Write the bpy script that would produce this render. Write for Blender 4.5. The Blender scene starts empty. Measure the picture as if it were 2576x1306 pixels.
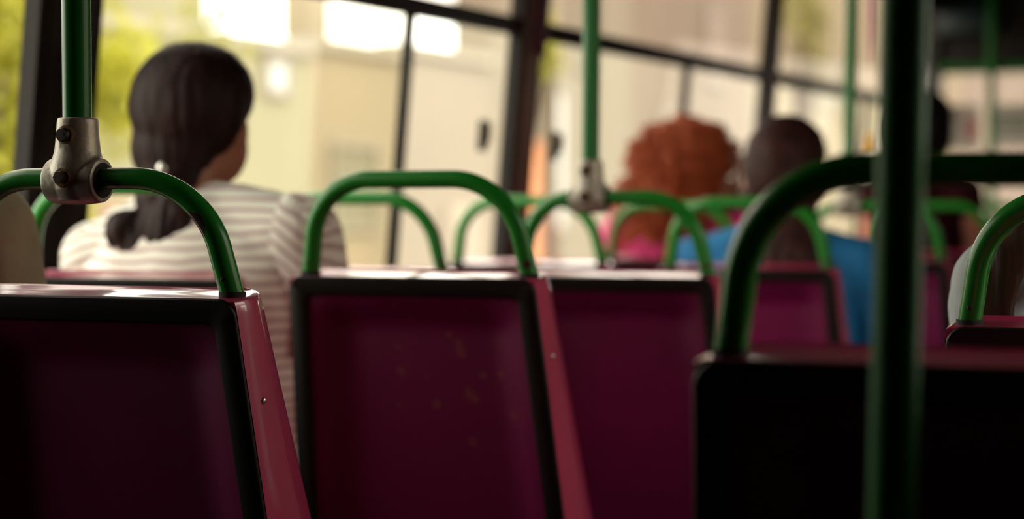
import bpy, bmesh, math, random
from mathutils import Vector, Matrix, noise

# ------------------------------------------------------------------ camera, sky, sun, exposure
SC = bpy.context.scene
COL = SC.collection
TH = math.radians(23.57)
FPX = 5300.0
EYE = 1.05
cam_d = bpy.data.cameras.new('camera')
cam_d.sensor_fit = 'HORIZONTAL'
cam_d.sensor_width = 23.6
cam_d.lens = FPX / 2576 * 23.6
cam_d.shift_y = -(653 - 525) / 2576
cam_d.clip_start = 0.02
cam_d.clip_end = 500
cam_d.dof.use_dof = True
cam_d.dof.focus_distance = 2.27
cam_d.dof.aperture_fstop = 1.8
cam = bpy.data.objects.new('camera', cam_d)
cam.location = (0, 0, EYE)
cam.rotation_euler = (math.radians(90), 0, TH)
COL.objects.link(cam)
SC.camera = cam

world = bpy.data.worlds.new('overcast_sky')
SC.world = world
world.use_nodes = True
wn = world.node_tree
bg = wn.nodes['Background']
bg.inputs['Color'].default_value = (1.0, 0.95, 0.86, 1)
bg.inputs['Strength'].default_value = 5.0

sun_d = bpy.data.lights.new('sun', 'SUN')
sun_d.energy = 2.2
sun_d.angle = math.radians(6)
sun_d.color = (1.0, 0.92, 0.78)
sun = bpy.data.objects.new('sun', sun_d)
sun.rotation_euler = (math.radians(-12), math.radians(42), 0)
COL.objects.link(sun)

SC.view_settings.view_transform = 'Standard'
SC.view_settings.look = 'None'
SC.view_settings.gamma = 1
SC.view_settings.use_curve_mapping = False
SC.view_settings.exposure = 0.0
SC.cycles.use_denoising = True
SC.cycles.max_bounces = 8
SC.cycles.transparent_max_bounces = 24
SC.cycles.caustics_reflective = False
SC.cycles.caustics_refractive = False
SC.cycles.sample_clamp_indirect = 6

R = random.Random(7)


def at(px, py, d):
    """place seen at a photo pixel at depth d from the lens, in bus coordinates"""
    cx = (px - 1288) / FPX * d
    return Vector((cx * math.cos(TH) - d * math.sin(TH), cx * math.sin(TH) + d * math.cos(TH), EYE + (525 - py) / FPX * d))


# ------------------------------------------------------------------ materials
MATS = {}


def mat(name, color, rough=0.5, metal=0.0, coat=0.0, var=0.0, vscale=8.0, bump=0.0, bscale=60.0, spec=0.5, trans=0.0, vstretch=(1, 1, 1)):
    if name in MATS:
        return MATS[name]
    m = bpy.data.materials.new(name)
    m.use_nodes = True
    nt = m.node_tree
    b = nt.nodes['Principled BSDF']
    b.inputs['Base Color'].default_value = (*color, 1)
    b.inputs['Roughness'].default_value = rough
    b.inputs['Metallic'].default_value = metal
    b.inputs['Specular IOR Level'].default_value = spec
    if coat:
        b.inputs['Coat Weight'].default_value = coat
        b.inputs['Coat Roughness'].default_value = 0.07
    tc = nt.nodes.new('ShaderNodeTexCoord')
    mp = nt.nodes.new('ShaderNodeMapping')
    mp.inputs['Scale'].default_value = vstretch
    nt.links.new(tc.outputs['Object'], mp.inputs['Vector'])
    if var:
        n = nt.nodes.new('ShaderNodeTexNoise')
        n.inputs['Scale'].default_value = vscale
        n.inputs['Detail'].default_value = 5
        nt.links.new(mp.outputs['Vector'], n.inputs['Vector'])
        r = nt.nodes.new('ShaderNodeValToRGB')
        r.color_ramp.elements[0].position = 0.3
        r.color_ramp.elements[1].position = 0.7
        r.color_ramp.elements[0].color = (*[max(0, c * (1 - var)) for c in color], 1)
        r.color_ramp.elements[1].color = (*[min(1, c * (1 + var)) for c in color], 1)
        nt.links.new(n.outputs['Fac'], r.inputs['Fac'])
        nt.links.new(r.outputs['Color'], b.inputs['Base Color'])
    if bump:
        n2 = nt.nodes.new('ShaderNodeTexNoise')
        n2.inputs['Scale'].default_value = bscale
        n2.inputs['Detail'].default_value = 4
        nt.links.new(mp.outputs['Vector'], n2.inputs['Vector'])
        bp = nt.nodes.new('ShaderNodeBump')
        bp.inputs['Strength'].default_value = bump
        bp.inputs['Distance'].default_value = 0.004
        nt.links.new(n2.outputs['Fac'], bp.inputs['Height'])
        nt.links.new(bp.outputs['Normal'], b.inputs['Normal'])
    if trans:
        out = nt.nodes['Material Output']
        tr = nt.nodes.new('ShaderNodeBsdfTranslucent')
        tr.inputs['Color'].default_value = (*color, 1)
        mx = nt.nodes.new('ShaderNodeMixShader')
        mx.inputs['Fac'].default_value = trans
        nt.links.new(b.outputs[0], mx.inputs[1])
        nt.links.new(tr.outputs[0], mx.inputs[2])
        nt.links.new(mx.outputs[0], out.inputs['Surface'])
    MATS[name] = m
    return m


def paint_mat(name, color, chip, spots, thr=0.70, scale=26):
    """glossy tube paint with worn chips; spots = local places where the paint is rubbed off"""
    m = mat(name, color, 0.26, spec=0.35)
    nt = m.node_tree
    b = nt.nodes['Principled BSDF']
    tc = nt.nodes.new('ShaderNodeTexCoord')
    n = nt.nodes.new('ShaderNodeTexNoise')
    n.inputs['Scale'].default_value = scale
    n.inputs['Detail'].default_value = 6
    nt.links.new(tc.outputs['Object'], n.inputs['Vector'])
    fac = n.outputs['Fac']
    for p, rad in spots:
        d = nt.nodes.new('ShaderNodeVectorMath')
        d.operation = 'DISTANCE'
        nt.links.new(tc.outputs['Object'], d.inputs[0])
        d.inputs[1].default_value = p
        mr = nt.nodes.new('ShaderNodeMapRange')
        mr.inputs['From Min'].default_value = 0
        mr.inputs['From Max'].default_value = rad
        mr.inputs['To Min'].default_value = 0.42
        mr.inputs['To Max'].default_value = 0
        nt.links.new(d.outputs['Value'], mr.inputs['Value'])
        ad = nt.nodes.new('ShaderNodeMath')
        ad.operation = 'ADD'
        nt.links.new(fac, ad.inputs[0])
        nt.links.new(mr.outputs['Result'], ad.inputs[1])
        fac = ad.outputs[0]
    rp = nt.nodes.new('ShaderNodeValToRGB')
    rp.color_ramp.elements[0].position = thr
    rp.color_ramp.elements[1].position = thr + 0.03
    rp.color_ramp.elements[0].color = (*color, 1)
    rp.color_ramp.elements[1].color = (*chip, 1)
    nt.links.new(fac, rp.inputs['Fac'])
    nt.links.new(rp.outputs['Color'], b.inputs['Base Color'])
    return m


def stain_mat(name, color, stain, spots, rough):
    m = mat(name, color, rough)
    nt = m.node_tree
    b = nt.nodes['Principled BSDF']
    tc = nt.nodes.new('ShaderNodeTexCoord')
    n = nt.nodes.new('ShaderNodeTexNoise')
    n.inputs['Scale'].default_value = 55
    n.inputs['Detail'].default_value = 3
    nt.links.new(tc.outputs['Object'], n.inputs['Vector'])
    wob = nt.nodes.new('ShaderNodeMath')
    wob.operation = 'MULTIPLY_ADD'
    nt.links.new(n.outputs['Fac'], wob.inputs[0])
    wob.inputs[1].default_value = 0.016
    wob.inputs[2].default_value = -0.008
    sep = nt.nodes.new('ShaderNodeSeparateXYZ')
    nt.links.new(tc.outputs['Object'], sep.inputs[0])
    flat = nt.nodes.new('ShaderNodeCombineXYZ')
    nt.links.new(sep.outputs['X'], flat.inputs['X'])
    nt.links.new(sep.outputs['Z'], flat.inputs['Z'])
    acc = None
    for (x, z), rad in spots:
        d = nt.nodes.new('ShaderNodeVectorMath')
        d.operation = 'DISTANCE'
        nt.links.new(flat.outputs[0], d.inputs[0])
        d.inputs[1].default_value = (x, 0, z)
        ad = nt.nodes.new('ShaderNodeMath')
        ad.operation = 'ADD'
        nt.links.new(d.outputs['Value'], ad.inputs[0])
        nt.links.new(wob.outputs[0], ad.inputs[1])
        mr = nt.nodes.new('ShaderNodeMapRange')
        mr.inputs['From Min'].default_value = rad * 0.4
        mr.inputs['From Max'].default_value = rad
        mr.inputs['To Min'].default_value = 1
        mr.inputs['To Max'].default_value = 0
        nt.links.new(ad.outputs[0], mr.inputs['Value'])
        if acc is None:
            acc = mr.outputs['Result']
        else:
            mxn = nt.nodes.new('ShaderNodeMath')
            mxn.operation = 'MAXIMUM'
            nt.links.new(acc, mxn.inputs[0])
            nt.links.new(mr.outputs['Result'], mxn.inputs[1])
            acc = mxn.outputs[0]
    mx = nt.nodes.new('ShaderNodeMix')
    mx.data_type = 'RGBA'
    mx.inputs['A'].default_value = (*color, 1)
    mx.inputs['B'].default_value = (*stain, 1)
    nt.links.new(acc, mx.inputs['Factor'])
    nt.links.new(mx.outputs['Result'], b.inputs['Base Color'])
    return m


def stripe_mat(name, axis, period, base, line, duty=0.34, phase=0.0):
    m = mat(name, base, 0.85, bump=0.25, bscale=25, spec=0.2)
    nt = m.node_tree
    b = nt.nodes['Principled BSDF']
    tc = nt.nodes.new('ShaderNodeTexCoord')
    n = nt.nodes.new('ShaderNodeTexNoise')
    n.inputs['Scale'].default_value = 7
    nt.links.new(tc.outputs['Object'], n.inputs['Vector'])
    dt = nt.nodes.new('ShaderNodeVectorMath')
    dt.operation = 'DOT_PRODUCT'
    nt.links.new(tc.outputs['Object'], dt.inputs[0])
    dt.inputs[1].default_value = [a / period for a in axis]
    ad = nt.nodes.new('ShaderNodeMath')
    ad.operation = 'MULTIPLY_ADD'
    nt.links.new(n.outputs['Fac'], ad.inputs[0])
    ad.inputs[1].default_value = 1.6
    nt.links.new(dt.outputs['Value'], ad.inputs[2])
    fr = nt.nodes.new('ShaderNodeMath')
    fr.operation = 'FRACT'
    nt.links.new(ad.outputs[0], fr.inputs[0])
    rp = nt.nodes.new('ShaderNodeValToRGB')
    e = rp.color_ramp.elements
    e[0].position = duty - 0.05
    e[0].color = (*line, 1)
    e[1].position = duty + 0.05
    e[1].color = (*base, 1)
    nt.links.new(fr.outputs[0], rp.inputs['Fac'])
    nt.links.new(rp.outputs['Color'], b.inputs['Base Color'])
    return m


def glass_mat(name, tint):
    m = bpy.data.materials.new(name)
    m.use_nodes = True
    nt = m.node_tree
    nt.nodes.remove(nt.nodes['Principled BSDF'])
    out = nt.nodes['Material Output']
    t = nt.nodes.new('ShaderNodeBsdfTransparent')
    t.inputs['Color'].default_value = (*tint, 1)
    g = nt.nodes.new('ShaderNodeBsdfGlossy')
    g.inputs['Roughness'].default_value = 0.02
    lw = nt.nodes.new('ShaderNodeLayerWeight')
    lw.inputs['Blend'].default_value = 0.5
    pw = nt.nodes.new('ShaderNodeMath')
    pw.operation = 'POWER'
    pw.inputs[1].default_value = 5
    nt.links.new(lw.outputs['Facing'], pw.inputs[0])
    f = nt.nodes.new('ShaderNodeMath')
    f.operation = 'MULTIPLY_ADD'
    f.inputs[1].default_value = 0.25
    f.inputs[2].default_value = 0.010
    nt.links.new(pw.outputs[0], f.inputs[0])
    mx = nt.nodes.new('ShaderNodeMixShader')
    nt.links.new(f.outputs[0], mx.inputs['Fac'])
    nt.links.new(t.outputs[0], mx.inputs[1])
    nt.links.new(g.outputs[0], mx.inputs[2])
    nt.links.new(mx.outputs[0], out.inputs['Surface'])
    MATS[name] = m
    return m


MAROON = (0.48, 0.028, 0.105)
M_shell = mat('maroon_shell', MAROON, 0.30, coat=1.0, spec=0.8, var=0.10, vscale=6)
M_panel = mat('maroon_panel', (0.15, 0.002, 0.055), 0.42, var=0.15, vscale=5, bump=0.06, bscale=300)
M_trim = mat('black_trim', (0.006, 0.005, 0.004), 0.5, spec=0.3, var=0.2)
GREEN = (0.014, 0.22, 0.020)
CHIP = (0.045, 0.028, 0.020)
M_green = paint_mat('green_paint', GREEN, CHIP, [], 0.735)
M_pole = paint_mat('green_pole_paint', (0.008, 0.16, 0.020), CHIP, [], 0.78)
M_worn = mat('worn_green_paint', (0.010, 0.17, 0.020), 0.5, spec=0.2, var=0.15)
M_cast = mat('cast_metal', (0.42, 0.38, 0.31), 0.42, metal=0.35, var=0.22, vscale=30, bump=0.15, bscale=180)
M_bolt = mat('rusty_bolt', (0.045, 0.028, 0.020), 0.5, metal=0.6, var=0.5, vscale=120)
M_rust = mat('rust_ring', (0.16, 0.075, 0.022), 0.75, var=0.4, vscale=160)
M_dark = mat('collar_and_socket_shade', (0.01, 0.009, 0.008), 0.8, var=0.2)
M_chrome = mat('screw_metal', (0.62, 0.60, 0.55), 0.25, metal=0.9, var=0.1, vscale=90)
M_leg = mat('black_steel', (0.018, 0.018, 0.018), 0.45, var=0.2)
M_frame = mat('window_frame', (0.012, 0.009, 0.007), 0.6, spec=0.25, var=0.2)
M_post = mat('pillar_lining', (0.16, 0.105, 0.075), 0.6, var=0.12)
M_postdk = mat('dark_pillar_lining', (0.012, 0.008, 0.006), 0.6, spec=0.3, var=0.3)
M_postred = mat('pillar_maroon', (0.06, 0.004, 0.014), 0.6, var=0.12)
M_wall = mat('side_panel', (0.14, 0.11, 0.09), 0.5, var=0.1)
M_ceil = mat('ceiling_lining', (0.05, 0.042, 0.036), 0.7, var=0.1)
M_floor = mat('rubber_floor', (0.022, 0.017, 0.015), 0.7, var=0.3, vscale=20, bump=0.2, bscale=80)
M_glass = glass_mat('clear_glass', (0.96, 0.97, 0.94))
M_glass2 = glass_mat('sliding_glass', (0.93, 0.92, 0.88))
M_glass3 = glass_mat('smoked_upper_glass', (0.82, 0.79, 0.76))


# ------------------------------------------------------------------ mesh helpers
def link(name, me, m, parent=None, smooth=None):
    if m is not None and len(me.materials) == 0:
        me.materials.append(m)
    if smooth is not None:
        for p in me.polygons:
            p.use_smooth = True
        if smooth < 179:
            me.set_sharp_from_angle(angle=math.radians(smooth))
    o = bpy.data.objects.new(name, me)
    COL.objects.link(o)
    if parent is not None:
        o.parent = parent
    return o


def obj(name, bm, m, parent=None, smooth=40):
    me = bpy.data.meshes.new(name)
    bmesh.ops.recalc_face_normals(bm, faces=bm.faces[:])
    bm.to_mesh(me)
    bm.free()
    return link(name, me, m, parent, smooth)


def thing(name, label, cat, loc=(0, 0, 0), rotz=0.0, group=None):
    o = bpy.data.objects.new(name, None)
    o.empty_display_size = 0.1
    COL.objects.link(o)
    o.location = loc
    o.rotation_euler = (0, 0, rotz)
    return tag(o, label, cat, group)


def tag(o, label, cat, group=None, kind=None):
    o['label'] = label
    o['category'] = cat
    if group:
        o['group'] = group
    if kind:
        o['kind'] = kind
    return o


def struct(o, label=None):
    o['kind'] = 'structure'
    if label:
        o['label'] = label
        o['category'] = label.split()[-1]
    return o


def box(bm, x0, x1, y0, y1, z0, z1, bev=0.0, lean=None):
    vs = [bm.verts.new((x, y, z)) for x in (x0, x1) for y in (y0, y1) for z in (z0, z1)]
    fs = [(0, 1, 3, 2), (4, 6, 7, 5), (0, 4, 5, 1), (2, 3, 7, 6), (0, 2, 6, 4), (1, 5, 7, 3)]
    faces = [bm.faces.new([vs[i] for i in f]) for f in fs]
    if bev:
        es = list({e for f in faces for e in f.edges})
        r = bmesh.ops.bevel(bm, geom=es, offset=bev, segments=2, affect='EDGES', profile=0.5)
    return bm


def nb():
    return bmesh.new()


def tube(bm, pts, rad, n=16, caps=True):
    pts = [Vector(p) for p in pts]
    k = len(pts)
    rads = rad if isinstance(rad, (list, tuple)) else [rad] * k
    tang = []
    for i in range(k):
        a = pts[max(0, i - 1)]
        b = pts[min(k - 1, i + 1)]
        tang.append((b - a).normalized())
    t = tang[0]
    ref = Vector((0, 0, 1)) if abs(t.z) < 0.9 else Vector((1, 0, 0))
    u = t.cross(ref).normalized()
    rings = []
    for i in range(k):
        t2 = tang[i]
        u = (u - t2 * u.dot(t2)).normalized()
        v = t2.cross(u)
        rings.append([bm.verts.new(pts[i] + (u * math.cos(a) + v * math.sin(a)) * rads[i]) for a in [2 * math.pi * j / n for j in range(n)]])
    for i in range(k - 1):
        for j in range(n):
            bm.faces.new((rings[i][j], rings[i][(j + 1) % n], rings[i + 1][(j + 1) % n], rings[i + 1][j]))
    if caps:
        bm.faces.new(rings[0][::-1])
        bm.faces.new(rings[-1])
    return bm


def fillet(ctrl, rads, seg=10):
    """polyline through control points with rounded corners"""
    P = [Vector(c) for c in ctrl]
    out = [P[0]]
    for i in range(1, len(P) - 1):
        a, b, c = P[i - 1], P[i], P[i + 1]
        d1 = (a - b).normalized()
        d2 = (c - b).normalized()
        ang = d1.angle(d2)
        r = rads[i - 1]
        L = r / math.tan(ang / 2)
        p0 = b + d1 * L
        p1 = b + d2 * L
        cen = b + (d1 + d2).normalized() * (r / math.sin(ang / 2))
        v0 = p0 - cen
        v1 = p1 - cen
        tot = v0.angle(v1)
        for s in range(seg + 1):
            t = s / seg
            out.append(cen + (v0 * math.sin((1 - t) * tot) + v1 * math.sin(t * tot)) / math.sin(tot))
    out.append(P[-1])
    return out


def loft(bm, rings, cap0=True, cap1=True, closed=True):
    vr = [[bm.verts.new(p) for p in r] for r in rings]
    n = len(vr[0])
    for i in range(len(vr) - 1):
        for j in range(n if closed else n - 1):
            bm.faces.new((vr[i][j], vr[i][(j + 1) % n], vr[i + 1][(j + 1) % n], vr[i + 1][j]))
    if cap0:
        bm.faces.new(vr[0][::-1])
    if cap1:
        bm.faces.new(vr[-1])
    return vr


def ell(bm, c, r, rot=None, u=20, v=12):
    ret = bmesh.ops.create_uvsphere(bm, u_segments=u, v_segments=v, radius=1.0)
    M = Matrix.Translation(Vector(c)) @ (rot.to_4x4() if rot is not None else Matrix.Identity(4)) @ Matrix.Diagonal((*r, 1))
    bmesh.ops.transform(bm, matrix=M, verts=ret['verts'])


def capsule(bm, p0, p1, r0, r1, n=14):
    p0, p1 = Vector(p0), Vector(p1)
    tube(bm, [p0, p0.lerp(p1, 0.33), p0.lerp(p1, 0.66), p1], [r0, r0 + (r1 - r0) * 0.33, r0 + (r1 - r0) * 0.66, r1], n)
    ell(bm, p0, (r0, r0, r0), u=n, v=8)
    ell(bm, p1, (r1, r1, r1), u=n, v=8)


def fuse(name, bm, voxel, smooth_it=6, disp=None):
    """one continuous surface out of overlapping solids"""
    me = bpy.data.meshes.new(name)
    bmesh.ops.recalc_face_normals(bm, faces=bm.faces[:])
    bm.to_mesh(me)
    bm.free()
    o = bpy.data.objects.new(name + '_source', me)
    COL.objects.link(o)
    r = o.modifiers.new('r', 'REMESH')
    r.mode = 'VOXEL'
    r.voxel_size = voxel
    s = o.modifiers.new('s', 'SMOOTH')
    s.iterations = smooth_it
    s.factor = 0.5
    dg = bpy.context.evaluated_depsgraph_get()
    new = bpy.data.meshes.new_from_object(o.evaluated_get(dg))
    bpy.data.objects.remove(o)
    bpy.data.meshes.remove(me)
    new.name = name
    new.materials.clear()
    if disp:
        nr = [v.normal.copy() for v in new.vertices]
        for v, nn in zip(new.vertices, nr):
            v.co += nn * disp(v.co)
    return new


def copy_tree(o, parent=None):
    c = o.copy()
    COL.objects.link(c)
    if parent is not None:
        c.parent = parent
    for ch in list(o.children):
        copy_tree(ch, c)
    return c


# ------------------------------------------------------------------ bus shell
XW = -2.15
XR = 0.62
LEAN = 0.085
YB, YF = -1.3, 9.8
ZC = 2.16


def lean_bm(bm, sgn=1.0):
    for v in bm.verts:
        v.co.x += sgn * LEAN * (v.co.z - 1.05)
    return bm


def sbox(name, x0, x1, y0, y1, z0, z1, m, parent=None, bev=0.0, lean=0, label=None):
    b = box(nb(), x0, x1, y0, y1, z0, z1, bev)
    if lean:
        lean_bm(b, lean)
    o = obj(name, b, m, parent, 40)
    if parent is None:
        struct(o, label)
    return o


sbox('floor', XW - 0.1, XR + 0.1, YB - 0.1, YF + 0.1, -0.08, 0.0, M_floor)
sbox('ceiling', XW - 0.05, XR + 0.05, YB - 0.1, YF + 0.1, ZC, ZC + 0.07, M_ceil)
sbox('wall_back', XW - 0.1, XR + 0.1, YB - 0.08, YB, 0.0, ZC, M_wall)
ZS, ZB, ZT = 0.84, 1.51, 1.98        # sill, transom bar, head
sbox('wall_left', XW - 0.06, XW, YB, YF, 0.0, ZS, M_wall, lean=1)
sbox('trim_1', XW - 0.06, XW + 0.0, YB, YF, ZT, ZC + 0.03, M_ceil, lean=1)
sbox('wall_right', XR, XR + 0.06, YB, YF, 0.0, ZS, M_wall, lean=-1)
sbox('trim_2', XR, XR + 0.06, YB, YF, ZT, ZC + 0.03, M_ceil, lean=-1)

LP = [(-1.3, 1.45), (2.915, 3.035), (4.90, 4.99), (7.047, 7.127), (9.10, 9.30), (9.68, 9.8)]  # the first is a long unseen panel, closed to keep seat backs dark
for i, (a, b) in enumerate(LP):
    bm = box(nb(), XW - 0.025, XW + 0.016, a, b, ZS, ZT, 0.005)
    lean_bm(bm)
    o = obj('pillar', bm, M_postred if i == 3 else (M_postdk if i < 2 else M_post))
    struct(o)
    if i == 2:                                   # maroon cover over the upper part of the pillar lining
        bm = box(nb(), XW + 0.0165, XW + 0.035, a + 0.03, b + 0.01, 1.44, ZT, 0.005)
        obj('pillar_cover', lean_bm(bm), M_postred, o)


def window(n, y0, y1, mull, x, sgn, latches=(), slide=None):
    """framed bus window between two pillars: fixed lower panes, transom bar, upper panes"""
    w = bpy.data.objects.new('window_%d' % n, None)
    COL.objects.link(w)
    w['kind'] = 'structure'
    d0, d1 = (-0.022, 0.010) if sgn > 0 else (-0.010, 0.022)
    L = lambda b: lean_bm(b, sgn)
    fw = 0.030
    f = nb()
    box(f, x + d0, x + d1, y0, y0 + fw, ZS, ZT)
    box(f, x + d0, x + d1, y1 - fw, y1, ZS, ZT)
    box(f, x + d0, x + d1, y0 + fw, y1 - fw, ZS, ZS + 0.03)
    box(f, x + d0, x + d1, y0 + fw, y1 - fw, ZT - 0.03, ZT)
    obj('window_frame', L(f), M_frame, w)
    obj('transom_bar', L(box(nb(), x + d0, x + d1, y0 + fw, y1 - fw, ZB - 0.022, ZB + 0.022, 0.004)), M_frame, w)
    if mull:
        obj('mullion', L(box(nb(), x + d0 + 0.004, x + d1 - 0.004, mull - 0.011, mull + 0.011, ZS + 0.03, ZB - 0.022, 0.003)), M_frame, w)
    e = 0.004
    xa = x - 0.014 * (1 if sgn > 0 else -1)
    xb = x - 0.004 * (1 if sgn > 0 else -1)
    m0 = mull if mull else y1 - fw
    obj('fixed_pane', L(box(nb(), xa - e / 2, xa + e / 2, y0 + fw, (m0 - 0.014 if mull else m0), ZS + 0.03, ZB - 0.022)), M_glass, w)
    if mull:
        obj('sliding_pane', L(box(nb(), xb - e / 2, xb + e / 2, m0 + 0.014, y1 - fw, ZS + 0.03, ZB - 0.022)), M_glass, w)
        if slide:
            obj('sliding_pane', L(box(nb(), xb - e / 2, xb + e / 2, slide, m0 - 0.014, ZS + 0.03, ZB - 0.022)), M_glass2, w)
    obj('upper_pane', L(box(nb(), xa - e / 2, xa + e / 2, y0 + fw, y1 - fw, ZB + 0.022, ZT - 0.03)), M_glass3, w)
    for ly, lz in latches:
        b = box(nb(), x + 0.010, x + 0.026, ly - 0.016, ly + 0.016, lz - 0.038, lz + 0.038, 0.004)
        box(b, x + 0.024, x + 0.036, ly - 0.008, ly + 0.008, lz - 0.02, lz + 0.03, 0.003)
        obj('latch', L(b), M_frame, w)
    return w


window(1, 1.45, 2.915, None, XW, 1)
window(2, 3.035, 4.90, 4.28, XW, 1, [(4.675, 1.228)], slide=3.87)
window(3, 4.99, 7.047, 6.22, XW, 1, [(5.14, 1.215)])
window(4, 7.127, 9.10, 8.49, XW, 1)
window(5, 9.30, 9.68, None, XW, 1)
RIGHT_BLANKS = [-1.3, 3.8]
for i, y in enumerate(RIGHT_BLANKS):
    bm = lean_bm(box(nb(), XR - 0.03, XR + 0.06, y, (2.0 if i == 0 else YF), ZS, ZT, 0.008), -1)
    struct(obj('pillar', bm, M_post))  # long unseen panels, not posts, added to hold back light from the right
for i in range(0, 1):
    window(6 + i, (2.0 if i == 0 else RIGHT_BLANKS[i] + 0.16), RIGHT_BLANKS[i + 1], ((RIGHT_BLANKS[i] + RIGHT_BLANKS[i + 1]) / 2 + 0.1 if i else None), XR, -1)

# front end: dash wall, windscreen, header with a dark blue box
sbox('wall_front', XW - 0.06, XR + 0.06, YF, YF + 0.08, 0.0, 1.02, M_frame)
sbox('wall_front_header', XW - 0.06, XR + 0.06, YF - 0.10, YF + 0.08, 1.70, ZC, M_frame)
ws = bpy.data.objects.new('window_7', None)
COL.objects.link(ws)
ws['kind'] = 'structure'
f = nb()
box(f, XW - 0.06, XW + 0.06, YF, YF + 0.06, 1.02, 1.70)
box(f, XR - 0.06, XR + 0.06, YF, YF + 0.06, 1.02, 1.70)
box(f, -0.79, -0.75, YF, YF + 0.06, 1.02, 1.70)
obj('window_frame', f, M_frame, ws)
obj('windscreen_pane', box(nb(), XW + 0.06, -0.79, YF + 0.025, YF + 0.031, 1.02, 1.70), M_glass3, ws)
sbox('wall_front_light_block', -0.75, XR - 0.06, YF + 0.01, YF + 0.05, 1.02, 1.70, M_frame)  # added over the unseen half of the windscreen to darken the far rails

# ------------------------------------------------------------------ the seat
ZTOP = 0.955
REC = 0.19
THK = 0.070


def hw(z):
    return 0.1955 + max(0, ZTOP - z) * 0.055


def yr(z):
    return (ZTOP - z) * REC


def thick(z):
    return THK + (ZTOP - z) * 0.17


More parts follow.
